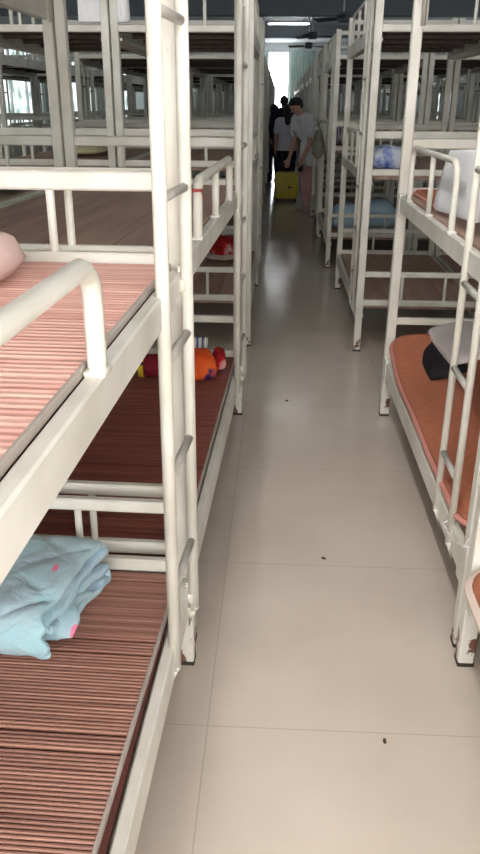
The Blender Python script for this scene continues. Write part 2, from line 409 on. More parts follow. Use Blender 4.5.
def b_board(mb, s, l):
    z = LEV[s][l][2]; n = 4; x0, x1 = .036, W-.036
    for k in range(n):
        a = x0+(x1-x0)*k/n; b = x0+(x1-x0)*(k+1)/n-.004
        mb.bar((s*(a+b)/2,.03,z-.012), (s*(a+b)/2,LN-.03,z-.012), b-a, .016, ch=.002)
    for k in range(5): y = .1+(LN-.2)*k/4; mb.bar((s*.04,y,z-.032), (s*(W-.04),y,z-.032), .035, .024, ch=.003)
def b_slats(mb, s, l, pitch=.0143, skew=0.):
    """a mat of narrow bamboo strips over a backing, with a bound edge"""
    z = LEV[s][l][2]; x0, x1 = .038, W-.038; y = .04
    mb.cur = 1; mb.bar((s*(x0+x1)/2,.035,z-.02), (s*(x0+x1)/2,LN-.035,z-.02), x1-x0, .02, ch=.002)
    mb.cur = 0; i = 0
    while y < LN-.05:
        c = i % 27
        if c in (0, 4): y += .006
        e0, e1 = x0+skew*(LN-y)*.02+.004, x1-.004
        yy = y+pitch*.42; w = pitch*.8
        mb.bar((s*e0,yy,z-.004), (s*e1,yy,z-.004), w, .011, ch=.0028)
        y += pitch; i += 1
    mb.cur = 2
    for xx, sg in ((x0, 1), (x1, -1)):
        mb.bar((s*(xx+skew*LN*.02*(sg > 0)),.036,z-.004), (s*xx,LN-.036,z-.004), .008, .016, ch=.002)
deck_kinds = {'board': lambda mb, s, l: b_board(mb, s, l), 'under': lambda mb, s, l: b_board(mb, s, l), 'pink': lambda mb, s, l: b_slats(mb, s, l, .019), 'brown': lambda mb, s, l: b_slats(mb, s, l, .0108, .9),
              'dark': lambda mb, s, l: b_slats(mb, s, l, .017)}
deck_mats = {'board': ['board'], 'under': ['board_shaded'], 'pink': ['slat_pink', 'backing', 'edge'], 'brown': ['slat_brown', 'backing', 'edge'], 'dark': ['slat_dark', 'backing', 'edge']}
def mk(fn, name, mats, smooth=False):
    mb = MB(); fn(mb); return mb.mesh(name, mats, smooth)
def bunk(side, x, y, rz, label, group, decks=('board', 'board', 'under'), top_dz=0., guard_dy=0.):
    """a three-tier bunk with all its parts; (x, y) is its aisle-side near corner"""
    t = thing('bunk_bed', label, 'bunk bed', (x, y, 0), rz, group); P = M['paint']; s = side
    for i in range(4):
        o = put('post', cm(('post', s, i, top_dz), lambda: mk(lambda mb: b_post(mb, s, i, top_dz), 'post', P)), t)
        put('foot_cap', cm(('cap', s, i), lambda: mk(lambda mb: b_cap(mb, s, i), 'foot_cap', M['cap'])), o)
    for l in range(3):
        lz = (0, 0, top_dz if l == 2 else 0)
        for a in (1, 0): put('side_rail', cm(('rail', s, l, a), lambda: mk(lambda mb: b_rail(mb, s, l, a), 'side_rail', P)), t, lz)
        for f in (0, 1): put('end_frame', cm(('end', s, l, f), lambda: mk(lambda mb: b_end(mb, s, l, f), 'end_frame', P)), t, lz)
        d = decks[l]
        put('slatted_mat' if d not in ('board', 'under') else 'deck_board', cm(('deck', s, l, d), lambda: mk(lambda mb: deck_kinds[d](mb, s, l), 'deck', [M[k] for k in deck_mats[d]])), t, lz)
        if l: put('guard_rail', cm(('guard', s, l), lambda: mk(lambda mb: b_guard(mb, s, l), 'guard_rail', P, True)), t, (0, guard_dy, lz[2]))
    ld = put('ladder', cm(('ladder', s), lambda: mk(lambda mb: b_ladder(mb, s), 'ladder', P, True)), t)
    for k in range(5): put('rung', cm(('rung', s, k), lambda: mk(lambda mb: b_rung(mb, s, k), 'rung', M['steel'], True)), ld)
    return t
def far_mesh(s):
    mb = MB()
    for i in range(4): b_post(mb, s, i)
    for l in range(3):
        b_rail(mb, s, l, 1); b_rail(mb, s, l, 0); b_end(mb, s, l, 0); b_end(mb, s, l, 1)
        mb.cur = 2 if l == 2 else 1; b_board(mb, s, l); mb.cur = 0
        if l: b_guard(mb, s, l)
    b_ladder(mb, s)
    for k in range(5): b_rung(mb, s, k)
    return mb.mesh('bunk_bed', [M['paint'], M['board'], M['board_shaded']])
def far_bunk(side, x, y, label, group):
    return tag(put('bunk_bed', cm(('far', side), lambda: far_mesh(side)), None, (x, y, 0)), label, 'bunk bed', group)

GL, GR = 'bunks lining the aisle opposite the orange mat', 'bunks lining the aisle on the orange mat side'
def rot(t): return -math.atan(t)
Lx = -.272
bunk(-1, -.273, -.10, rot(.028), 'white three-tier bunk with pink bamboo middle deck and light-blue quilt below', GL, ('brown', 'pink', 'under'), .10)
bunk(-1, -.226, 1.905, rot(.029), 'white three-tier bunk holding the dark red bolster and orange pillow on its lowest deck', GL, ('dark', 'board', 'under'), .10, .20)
bunk(-1, -.172, 5.10, 0, 'white three-tier bunk with a red bundle lying on its lowest deck, past the cross aisle', GL)
bunk(1, .572, -.06, 0, 'white three-tier bunk nearest the camera with pale-edged orange mat overhanging its lowest rail', GR, top_dz=.10)
bunk(1, .578, 1.94, 0, 'white rusty-footed three-tier bunk with the propped white sheet and long orange mat', GR, top_dz=.10)
bunk(1, .535, 5.03, 0, 'white three-tier bunk with the blue floral quilt on its middle deck', GR)
bunk(1, .498, 7.93, 0, 'white three-tier bunk with two blue pillows on its lowest deck', GR)
ys = [8.0, 10.02, 13.0, 15.02, 17.9, 19.92, 22.8, 24.82, 27.7, 29.72]
ordn = ['first', 'second', 'third', 'fourth', 'fifth', 'sixth', 'seventh', 'eighth', 'ninth', 'tenth', 'eleventh', 'twelfth', 'thirteenth']
for i, y in enumerate(ys):
    lab = 'white three-tier bunk in the shaded aisle row, %s beyond the bunk with the red bundle' % ordn[i]
    (bunk(-1, -.25, y, 0, lab, GL) if i < 2 else far_bunk(-1, -.25, y, lab, GL))
for i, y in enumerate(ys[1:]):
    y = y-.07
    lab = 'white three-tier bunk in the aisle row, %s beyond the bunk with blue pillows' % ordn[i]
    (bunk(1, .487, y, 0, lab, GR) if i < 1 else far_bunk(1, .487, y, lab, GR))
# back-to-back second rows: their aisle side faces away, so a bunk of the other hand stands there turned round
G2L, G2R = 'bunks back to back with the shaded aisle row', 'bunks back to back with the aisle row on the orange mat side'
def second(side, xs, y, label, group, parts, decks=('board', 'board', 'under'), rz=0):
    """a bunk turned half round behind the one whose aisle corner is (xs, y)"""
    p = Matrix.Rotation(rz, 3, 'Z') @ Vector((side*(2*W+.012), LN, 0))
    if parts: return bunk(side, xs+p.x, y+p.y, PI+rz, label, group, decks)
    o = far_bunk(side, xs+p.x, y+p.y, label, group); o.rotation_euler = (0,0,PI+rz); return o
backs = ['back to back with the bunk holding the light-blue quilt', 'with turquoise cloth, back to back with the bunk holding the bolster', 'with pale yellow pillow, backing the bunk with the red bundle']
second(-1, -.270, -.10, 'white three-tier bunk '+backs[0], G2L, True, rz=rot(.028))
second(-1, -.226, 1.905, 'white three-tier bunk '+backs[1], G2L, True, rz=rot(.029))
second(-1, -.172, 5.10, 'white three-tier bunk '+backs[2], G2L, True)
for i, y in enumerate(ys): second(-1, -.25, y, 'white bunk behind the shaded aisle row, %s beyond the pale yellow pillow' % ordn[i], G2L, i < 2)
for i, (xx, y, w) in enumerate([(.572, -.06, 'pale-edged orange mat'), (.578, 1.94, 'long orange mat'), (.535, 5.03, 'blue floral quilt'), (.498, 7.93, 'two blue pillows')]):
    second(1, xx, y, 'white three-tier bunk back to back with the bunk holding the '+w, G2R, True)
for i, y in enumerate(ys[1:]): second(1, .487, y-.07, 'white bunk behind the aisle row, %s beyond the one backing the blue pillows' % ordn[i], G2R, False)
# rows across the side aisles
y3 = [1.9, 3.92, 5.10]+ys
for nm, side, x, grp in (('third row left of the aisle', -1, -2.72, 'bunks across the left side aisle'), ('third row right of the aisle', 1, 3.06, 'bunks across the right side aisle')):
    for i, y in enumerate([1.95, 5.1]+ys): far_bunk(side, x, y, 'white three-tier bunk in the %s, %s from the camera' % (nm, ordn[i]), grp)
for nm, side, x, grp in (('fourth row by the left windows', -1, -2.72, 'bunks near the left windows'), ('fourth row by the right windows', 1, 3.06, 'bunks near the right windows')):
    for i, y in enumerate([5.1]+ys): second(side, x, y, 'white three-tier bunk in the %s, %s from the camera' % (nm, ordn[i]), grp, False)

# ------------------------------------------------------------------ bedding and belongings
def cushion(mb, w, d, h, n=18, pinch=.55, seed=0, wob=.006, flat=.35):
    """a stuffed pillow lying flat, centred at x,y and resting on z=0"""
    def f(sg):
        def g(u, v):
            a, b = 2*u-1, 2*v-1
            k = max(0, (1-abs(a)**3.2))**pinch*max(0, (1-abs(b)**3.2))**pinch
            q = 1-.05*(abs(a)*abs(b))**2
            nz = noise.noise(Vector((a*1.7+seed, b*1.7, sg)))*wob
            z = h*flat+sg*(h*(1-flat) if sg > 0 else h*flat)*k+(nz*k if sg > 0 else 0)
            return (a*w/2*(1-.04*(1-b*b)*0)*q, b*d/2*q, z)
        return g
    mb.grid(f(1), n, n); mb.grid(f(-1), n, n)
def weld(o, d=.0008):
    bm = bmesh.new(); bm.from_mesh(o.data); bmesh.ops.remove_doubles(bm, verts=bm.verts, dist=d); bmesh.ops.recalc_face_normals(bm, faces=bm.faces); bm.to_mesh(o.data); bm.free()
    for p in o.data.polygons: p.use_smooth = True
    return o
def pillow(name, label, cat, mat, loc, dims, rot3=(0,0,0), group=None, seed=0, wob=.01, pinch=.55):
    mb = MB(); cushion(mb, *dims, seed=seed, wob=wob, pinch=pinch); o = weld(mb.build(name, mat)); o.location = loc; o.rotation_euler = rot3
    return tag(o, label, cat, group)
def sheet(name, mat, path, x0, x1, th, nx=24, xs=None, disp=None, parent=None):
    """a cloth whose (y, z) profile follows path, extruded along x"""
    pts = crom([(0, p[0], p[1]) for p in path], 7); k = len(pts)-1; mb = MB()
    def f(u, v):
        p = pts[round(v*k)]; a, b = (x0, x1) if xs is None else xs(p)
        q = Vector((a+(b-a)*u, p.y, p.z))
        if disp: q += disp(q, u, v)
        return q
    mb.grid(f, nx, k); o = mb.build(name, mat, parent, True); bake(o, ('SOLIDIFY', dict(thickness=th, offset=0)), ('SUBSURF', dict(levels=1)))
    for p in o.data.polygons: p.use_smooth = True
    return o

# light-blue quilt folded on the lowest deck
QM = quilt_mat(); Z = .335
def qd(q, u, v):
    n = noise.noise(q*8)*.006+noise.noise(q*22)*.003
    a = q.y+q.z*1.2; st = min(abs(math.sin((q.x*1.0+a*1.25)*13)), abs(math.sin((q.x*1.0-a*1.25)*13+.6))); n -= .011*(1-st)**5
    return Vector((noise.noise(q*6+Vector((3,1,0)))*.01, n*.3, n))
path = [(1.42,0),(1.55,0),(1.68,0),(1.712,.014),(1.68,.032),(1.55,.034),(1.43,.034),(1.395,.050),(1.43,.066),(1.55,.068),(1.68,.068),(1.722,.084),(1.69,.104),(1.58,.108),(1.46,.108),(1.39,.102),(1.352,.075),(1.345,.04),(1.36,.008)]
def qx(p):
    top = max(0., min(1., p.z/.11)); return (-1.05, -.452+.24*(max(p.y,1.42)-1.55)-.016*top+.007*math.sin(p.z*150+p.y*20))
def qs(q, u, v):
    d = qd(q, u, v); e = max(0, (u-.9)/.1); d.z -= .012*e*e*max(0., min(1., q.z/.11)); return d
q = sheet('folded_quilt', QM, path, -1.05, -.43, .021, 60, qx, qs)
q.location = (-.022, .06, Z+.016)
tag(q, 'thick light-blue quilt with pink flowers, folded on the lowest bamboo deck', 'quilt')
# frilled under-layer of the quilt
mb = MB()
mb.grid(lambda u, v: (-.70+.25*u+.012*math.sin(v*9), 1.415+.18*v, .006+.028*(1-abs(2*v-1)**4)+.006*math.sin(u*7+v*5)), 20, 16)
o = mb.build('quilt_hem', QM, q, True); bake(o, ('SOLIDIFY', dict(thickness=.014, offset=1)),); o.location = (0, 0, -.004)

# pale pink pillow on the pink middle deck
M['pinkcloth'] = cloth('pale_pink_cotton', [srgb(226, 196, 190), srgb(240, 214, 208)], 4)
pillow('pillow', 'pale pink pillow at the photo edge on the pink bamboo deck', 'pillow', M['pinkcloth'], (-.725, 1.545, 1.205), (.36, .24, .105), (0,0,-.06), seed=2, pinch=.25)
# turquoise cloth
M['turq'] = cloth('turquoise_cloth', [srgb(70, 214, 186), srgb(110, 232, 208)], 5)
tq = sheet('folded_cloth', M['turq'], [(0,.012),(.30,.012),(.335,.022),(.31,.036),(.02,.036)], -.40, 0, .014, 10)
tq.location = (-1.088, 3.26, 1.212); tq.rotation_euler = (0,0,.1); tag(tq, 'bright turquoise cloth folded flat on a middle deck', 'cloth')
# bolster and pillow on the second bunk
M['maroon'] = cloth('maroon_cloth', [srgb(112, 26, 40), srgb(140, 36, 48)], 7)
M['yellow'] = cloth('yellow_flower_print', [srgb(60, 44, 30), srgb(222, 190, 50)], 22, thr=[.36, .42])
M['orangefloral'] = cloth('orange_print', [srgb(206, 66, 30), srgb(232, 104, 44), srgb(70, 42, 96)], 7, thr=[.3, .6, .66])
M['bluestripe'] = stripes('blue_white_stripe', [srgb(50, 78, 140), srgb(236, 236, 230), srgb(120, 150, 160), srgb(240, 238, 228)], 'X', 12)
b = thing('bolster', 'dark red bolster with yellow flower end behind the ladder', 'bolster', (-.515, 3.46, .335))
mb = MB(); mb.tube([(-.11,0,.055), (-.095,0,.056), (0,0,.058), (.04,0,.058), (.062,0,.056), (.068,0,.050)], .056, 20); o = mb.build('cover', M['maroon'], b, True)
mb = MB(); mb.tube([(-.135,0,.055), (-.13,0,.055), (-.108,0,.055)], .057, 20); mb.build('flower_end', M['yellow'], b, True)
pillow('pillow', 'orange printed pillow beside the dark red bolster, on the lowest deck', 'pillow', M['orangefloral'], (-.36, 3.475, .335), (.15, .20, .135), (0,0,.25), seed=5, pinch=.4)
st = sheet('folded_cloth', M['bluestripe'], [(0,0),(.10,.005),(.115,.02),(.1,.035),(.01,.035),(-.005,.05),(.01,.062),(.1,.06)], -.075, .075, .012, 10)
st.location = (-.41, 3.615, .365); st.rotation_euler = (.9, 0, .05); tag(st, 'blue and white striped cloth leaning behind the orange printed pillow', 'cloth')
M['redfl'] = cloth('red_floral_cloth', [srgb(120, 20, 28), srgb(190, 40, 44), srgb(230, 190, 180)], 9, thr=[.35, .55, .68])
M['greypink'] = cloth('pale_grey_cloth', [srgb(190, 176, 168), srgb(214, 202, 196)], 6)
st = pillow('small_cushion', 'white-brown printed cushion propped at the side of the orange pillow', 'cushion', M['redfl'], (-.275, 3.59, .345), (.07, .15, .10), (0,0,.1), seed=9)
b = thing('cloth_bundle', 'red floral bundle tied in pale cloth on the lowest deck past the cross aisle', 'bundle', (-.45, 6.55, .33))
mb = MB(); mb.ball((0,0,.1), .13, .15, .10); o = mb.build('red_cloth', M['redfl'], b, True)
for v in o.data.vertices: v.co *= 1+.12*noise.noise(v.co*9)
mb = MB(); mb.ball((-.01,0,.035), .16, .18, .036); mb.build('pale_wrap', M['greypink'], b, True)
# red ribbon tied round the guard rail of the second bunk
M['ribbon'] = plain('red_ribbon', srgb(176, 84, 76), .7)
rb = MB(); gx, gy = -.226+.029*.34-.016, 1.905+.34
rb.tube([(gx,gy,1.322), (gx,gy,1.326), (gx,gy,1.330)], .0152, 14); rb.bar((gx+.014,gy-.012,1.325), (gx+.02,gy-.016,1.305), .004, .002)
rb.bar((gx-.008,gy-.014,1.326), (gx-.026,gy-.018,1.328), .006, .003)
tag(rb.build('ribbon', M['ribbon']), 'thin red ribbon tied round the nearest bent guard rail upright', 'ribbon')
M['paleyel'] = cloth('pale_yellow_cloth', [srgb(226, 224, 170), srgb(238, 236, 190)], 5)
pillow('pillow', 'pale yellow flat pillow on a middle deck behind the double posts', 'pillow', M['paleyel'], (-1.46, 6.0, 1.207), (.30, .5, .06), (0,0,.0), seed=4)
M['whitecl'] = cloth('white_cotton', [srgb(238, 239, 246), srgb(250, 250, 253)], 4)
def draped(name, mat, x, y0, y1, ztop, drop_out, drop_in, label, axis='y', th=.012, gap=.022):
    """cloth hung over a bar running along y (or x) at height ztop"""
    k = gap; pth = [(-k-.006,-drop_out),(-k-.002,-drop_out*.5),(-k,-.03),(-k*.7,.012),(0,.026),(k*.7,.012),(k,-.03),(k+.006,-drop_in*.5),(k+.012,-drop_in)]
    pts = crom([(p[0], 0, p[1]) for p in pth], 5); n = len(pts)-1; mb = MB()
    def f(u, v):
        p = pts[round(v*n)]; w = .006*math.sin(u*9+p.x*40)*min(1, abs(p.z)*8)
        return (p.x+w, y0+(y1-y0)*u, p.z) if axis == 'y' else (y0+(y1-y0)*u, p.x+w, p.z)
    mb.grid(f, 22, n); o = mb.build(name, mat, None, True); bake(o, ('SOLIDIFY', dict(thickness=th, offset=0)))
    for p in o.data.polygons: p.use_smooth = True
    o.location = (x, 0, ztop) if axis == 'y' else (0, x, ztop)
    return tag(o, label, 'towel' if 'towel' in name else 'quilt')
def tw(q, u, v): return Vector((0, noise.noise(q*5)*.008, noise.noise(q*6)*.008))
# folded white sheet propped up behind the guard rail
mb = MB()
def fs_(u, v):
    a = 2*PI*v; c, sn = math.cos(a), math.sin(a); e = lambda t, p: math.copysign(abs(t)**p, t)
    zz = .115*e(sn, .35); xx = .018*e(c, .5)
    y = -.33+.66*u; w = noise.noise(Vector((u*4, zz*9, 1)))*.006
    return (xx+zz*.12+w, y+zz*.18*(-1 if u < .5 else 1)*0-.22*zz, zz+.04*(.5-u))
mb.grid(fs_, 24, 40)
o = weld(mb.build('folded_sheet', M['whitecl'])); o.location = (.655, 2.86, 1.298)
bm = bmesh.new(); bm.from_mesh(o.data); bmesh.ops.holes_fill(bm, edges=[e for e in bm.edges if e.is_boundary]); bm.to_mesh(o.data); bm.free()
tag(o, 'white folded sheet propped behind the middle guard rail, opposite the double ladder', 'sheet')
draped('hung_quilt', M['whitecl'], 5.10+PW/2, -.99, -.93, 2.17, .17, .16, 'narrow white quilt hung on a top bunk end, right of the double posts', 'x', .02)
draped('hung_quilt', M['whitecl'], 5.10+PW/2, -1.225, -1.095, 2.17, .17, .16, 'wider white quilt hung on a top bunk end, left of the double posts', 'x', .02)
# orange mats
def mat_mesh(x0, x1, y0, y1, r, zf, n=14, inset=0.):
    """rounded rectangle sheet following height zf(y)"""
    x0 += inset; x1 -= inset; y0 += inset; y1 -= inset; r = max(.02, r-inset); mb = MB(); ny = 46
    def half(y):
        d = min(y-y0, y1-y); return 0 if d >= r else r-math.sqrt(max(0, r*r-(r-d)**2))
    def f(u, v):
        t = .5-.5*math.cos(PI*v); y = y0+(y1-y0)*(.6*t+.4*v); h = half(y); return (x0+h+(x1-x0-2*h)*u, y, zf(y))
    mb.grid(f, n, ny); return mb
M['orange'] = plain('orange_woven_mat', srgb(176, 106, 78), .7, var=.14, scale=30, stretch=(1, 2.5, 1))
M['orangep'] = plain('pink_mat_piping', srgb(206, 140, 128), .7, var=.05)
M['palep'] = plain('pale_mat_piping', srgb(226, 206, 194), .7, var=.05)
def orange_mat(label, x0, x1, y0, y1, zf, border, bm_, r=.16):
    t = thing('sleeping_mat', label, 'mat', (0,0,0), 0, 'orange sleeping mats')
    mb = mat_mesh(x0, x1, y0, y1, r, lambda y: zf(y)+.009, inset=border*.6); o = mb.build('woven_top', M['orange'], t, True); bake(o, ('SOLIDIFY', dict(thickness=.012, offset=-1)))
    mb = mat_mesh(x0, x1, y0, y1, r, lambda y: zf(y), inset=0); o = mb.build('border', bm_, t, True); bake(o, ('SOLIDIFY', dict(thickness=.01, offset=-1)), )
    return t
zf0 = lambda y: .345+.0+(.10*max(0, (y-3.35)/.5)**1.6 if y > 3.35 else 0)+.004*math.sin(y*9)
orange_mat('long orange-brown sleeping mat with pink edge, curled up at its far end', .577, 1.39, 2.02, 3.87, zf0, .026, M['orangep'])
orange_mat('orange sleeping mat with wide pale edge, corner showing at photo edge', .522, 1.35, 0.0, 1.848, lambda y: .362, .034, M['palep'], .13)
# middle deck of the bunk with the towel: thin orange mat at its far end
orange_mat('small orange mat on the middle deck behind the white towel', .64, 1.35, 3.22, 3.86, lambda y: 1.173, .02, M['orangep'], .06)
# bedding on nearest right bunk
M['white2'] = cloth('white_bedding', [srgb(228, 222, 222), srgb(246, 242, 242)], 5)
# black and white pillow
bp = thing('pillow', 'white pillow with a black underside on the long orange mat', 'pillow', (.85, 3.68, .40))
bp.rotation_euler = (.06, -.26, .06)
mb = MB(); cushion(mb, .24, .50, .07, seed=3, pinch=.45); o = weld(mb.build('white_face', M['white2'], bp)); o.location = (.085, .0, .03)
M['black'] = cloth('black_cotton', [srgb(26, 24, 28), srgb(40, 38, 42)], 6)
mb = MB(); cushion(mb, .20, .56, .05, seed=8, pinch=.45); o = weld(mb.build('black_back', M['black'], bp)); o.location = (-.045, 0, 0)
# things on the top deck above the towel
M['beige'] = cloth('beige_cloth', [srgb(176, 158, 150), srgb(204, 188, 180)], 5)
pillow('pillow', 'beige pillow on a top deck beside the post with steel sleeve', 'pillow', M['beige'], (.76, 3.66, 2.0), (.24, .34, .12), (0,0,.1), seed=12)
pillow('folded_blanket', 'grey-beige blanket folded on the top deck above the towel', 'blanket', M['beige'], (1.14, 3.60, 2.0), (.42, .45, .16), (0,0,0), seed=14, pinch=.3)
# steel sleeve on the post of the towel bunk
mb = MB(); px, py = .58+PW/2, 1.94+LN-PW/2
mb.tube([(px+.018,py-.034,1.88), (px+.018,py-.034,2.10)], .012, 12)
tag(mb.build('steel_sleeve', M['steel'], None, True), 'short steel tube strapped to the bunk post above the towel', 'tube')
# white tie on the near post
M['tie'] = plain('white_tie', srgb(240, 240, 240), .5, var=.03)
mb = MB(); tx, ty = .535+PW/2, 1.90-PW/2
lp = [(.553,2.16,.315), (.56,2.05,.325), (.565,1.93,.372), (.585,1.928,.372), (.628,1.93,.37), (.632,2.0,.36), (.61,2.14,.33), (.598,2.172,.315), (.575,2.176,.315), (.553,2.16,.315)]
mb = MB(); mb.tube(crom(lp, 4), .0022, 6); mb.tube([(.565,1.93,.372), (.572,1.925,.40)], .002, 6)
tag(mb.build('wire_tie', M['tie'], None, True), 'thin white tie binding the near ladder to the rusty post', 'tie')

# blue quilt, pillows beyond
M['bluefl'] = cloth('blue_floral', [srgb(84, 104, 190), srgb(150, 172, 226), srgb(222, 230, 246)], 14, thr=[.34, .46, .58])
o = pillow('folded_quilt', 'blue floral quilt folded on the middle deck past the cross aisle', 'quilt', M['bluefl'], (.745, 5.40, 1.165), (.30, .34, .145), (0,0,0), seed=21, pinch=.3)
M['skyblue'] = cloth('sky_blue_cotton', [srgb(172, 202, 224), srgb(196, 222, 236)], 4)
pillow('pillow', 'sky-blue pillow nearer the aisle, on the lowest deck beyond the brown board', 'pillow', M['skyblue'], (.72, 8.45, .335), (.32, .5, .26), (0,0,0), 'sky-blue pillows', 31)
pillow('pillow', 'larger sky-blue pillow behind the post, on the lowest deck', 'pillow', M['skyblue'], (1.08, 8.5, .335), (.36, .5, .30), (0,0,0), 'sky-blue pillows', 33)
M['pinkred'] = cloth('pink_red_cloth', [srgb(180, 96, 84), srgb(206, 130, 116)], 5)
M['purpst'] = stripes('purple_white_stripe', [srgb(70, 64, 130), srgb(230, 230, 240)], 'X', 10)
pillow('cloth_bundle', 'pale cloth bundle on a middle deck behind the ladder', 'bundle', M['greypink'], (.74, 8.25, 1.165), (.28, .4, .22), (0,0,0), None, 41)
o = pillow('folded_blanket', 'purple and white striped blanket below the pale bundle', 'blanket', M['purpst'], (.70, 8.95, 1.165), (.3, .5, .2), (0,0,0), None, 43); o['label'] = 'purple and white striped blanket beside the pale cloth bundle'
# khaki bag hanging on a post
M['khaki'] = cloth('khaki_cloth', [srgb(136, 138, 122), srgb(166, 166, 148)], 6)
kb = thing('hanging_bag', 'khaki cloth bag hanging from a guard rail beside the leaning person', 'bag', (.44, 9.35, 1.0))
mb = MB(); mb.ball((0,0,.15), .07, .17, .17); o = mb.build('body', M['khaki'], kb, True)
for v in o.data.vertices: v.co.x *= 1.1-.5*max(0, v.co.z-.1)/.2
mb = MB(); mb.tube(crom([(.0,-.10,.29), (.0,-.05,.36), (.03,0,.385), (.0,.05,.36), (0,.10,.29)], 5), .01, 8); mb.build('strap', M['khaki'], kb, True)
mb = MB(); mb.ball((-.03,-.06,.31), .03, .05, .02); mb.build('white_label', M['whitecl'], kb, True)

# crumbs on the floor
M['litter'] = plain('dark_litter', srgb(60, 54, 50), .9)
for i, (x, y, lab) in enumerate([(.316, 1.545, 'dark crumb on the near floor tile, beside the long orange mat'), (.20, 2.42, 'grey crumb on the middle of the aisle floor'), (.075, 4.05, 'dark crumb on the floor near the cross aisle')]):
    mb = MB(); mb.ball((0,0,.003), .005, .010, .004, 8, 5); o = mb.build('litter_crumb', M['litter'], None, True, (x, y, 0)); o.rotation_euler = (0,0,i*1.1); tag(o, lab, 'litter', 'crumbs on the floor')

# ------------------------------------------------------------------ suitcase
M['yelcase'] = plain('yellow_shell', srgb(206, 186, 62), .4, var=.05)
M['blackpl'] = plain('black_plastic', srgb(28, 28, 30), .5)
sc = thing('suitcase', 'yellow hard-shell suitcase standing in the aisle', 'suitcase', (.13, 13.75, 0), .06)
mb = MB(); n = 40; sec = []
def rrect(w, h, r, k=6):
    out = []
    for cx, cy, a0 in ((w/2-r,h/2-r,0), (-w/2+r,h/2-r,PI/2), (-w/2+r,-h/2+r,PI), (w/2-r,-h/2+r,1.5*PI)):
        for i in range(k+1): a = a0+PI/2*i/k; out.append((cx+r*math.cos(a), cy+r*math.sin(a)))
    return out
vs = []; fs = []; prof = [(-.115,.88), (-.11,.95), (-.09,.99), (-.06,1.), (.06,1.), (.09,.99), (.11,.95), (.115,.88)]
for yy, sc_ in prof: vs += [(x*sc_, yy, .275+z*sc_) for x, z in rrect(.40, .44, .06)]
m_ = len(rrect(.4,.44,.06))
for i in range(len(prof)-1): fs += [(i*m_+j, i*m_+(j+1)%m_, (i+1)*m_+(j+1)%m_, (i+1)*m_+j) for j in range(m_)]
fs += [tuple(range(m_)), tuple(range((len(prof)-1)*m_, len(prof)*m_))]; mb.add(vs, fs); mb.build('shell', M['yelcase'], sc, True)
mb = MB()
for k in range(-2, 3): mb.bar((k*.065,-.116,.12), (k*.065,-.116,.43), .012, .008, up=(0,1,0))
mb.build('shell_ridges', M['yelcase'], sc)
mb = MB(); mb.box(.02, .07, -.124, -.114, .24, .265); mb.build('badge', M['blackpl'], sc)
mb = MB(); mb.tube([(-.07,.09,.49), (-.07,.09,.60), (.07,.09,.60), (.07,.09,.49)], .01, 8); mb.build('handle', M['blackpl'], sc, True)
for x in (-.15, .15):
    for y in (-.08, .08):
        mb = MB(); mb.tube([(x-.012,y,.026), (x+.012,y,.026)], .026, 12); mb.bar((x,y,.03), (x,y,.062), .03, .03); mb.build('wheel', M['blackpl'], sc)

# ------------------------------------------------------------------ people
def capsule(mb, p, q, r1, r2, n=12):
    p = Vector(p); q = Vector(q); d = q-p; L = d.length
    if L < 1e-6: mb.ball(p, r1, r1, r1); return
    d.normalize(); pts = []; rs = []
    for i in range(5): a = -PI/2+PI/2*i/5*1.0; pts.append(p+d*r1*math.sin(a)); rs.append(max(.0006, r1*math.cos(a)))
    for i in range(5): t = i/4; pts.append(p+d*L*t); rs.append(r1+(r2-r1)*t)
    for i in range(1, 6): a = PI/2*i/5; pts.append(q+d*r2*math.sin(a)); rs.append(max(.0006, r2*math.cos(a)))
    a = d.orthogonal().normalized(); b = d.cross(a); vs = [P+(a*math.cos(2*PI*j/n)+b*math.sin(2*PI*j/n))*r for P, r in zip(pts, rs) for j in range(n)]
    k = len(pts); fs = [(i*n+j, i*n+(j+1)%n, (i+1)*n+(j+1)%n, (i+1)*n+j) for i in range(k-1) for j in range(n)]
    fs += [tuple(range(n-1,-1,-1)), tuple(range((k-1)*n, k*n))]; mb.add(vs, fs)
def blob(name, mat, parts, parent, vox, smooth=4, cut=None):
    mb = MB()
    for pr in parts:
        if len(pr) == 4: capsule(mb, *pr)
        else: mb.ball(*pr)
    o = mb.build(name, mat, parent); bake(o, ('REMESH', dict(mode='VOXEL', voxel_size=vox)), ('SMOOTH', dict(factor=.5, iterations=smooth)))
    if cut:
        bm = bmesh.new(); bm.from_mesh(o.data)
        for co, no in cut: bmesh.ops.bisect_plane(bm, geom=bm.verts[:]+bm.edges[:]+bm.faces[:], plane_co=co, plane_no=no, clear_outer=True)
        bm.to_mesh(o.data); bm.free()
        bake(o, ('SOLIDIFY', dict(thickness=.006, offset=1)))
    for p in o.data.polygons: p.use_smooth = True
    return o
M['skin'] = plain('skin', srgb(206, 158, 136), .6, var=.04)
M['hair'] = plain('black_hair', srgb(30, 26, 28), .6, var=.1, scale=40)
M['eye'] = plain('dark_eye', srgb(30, 24, 22), .3)
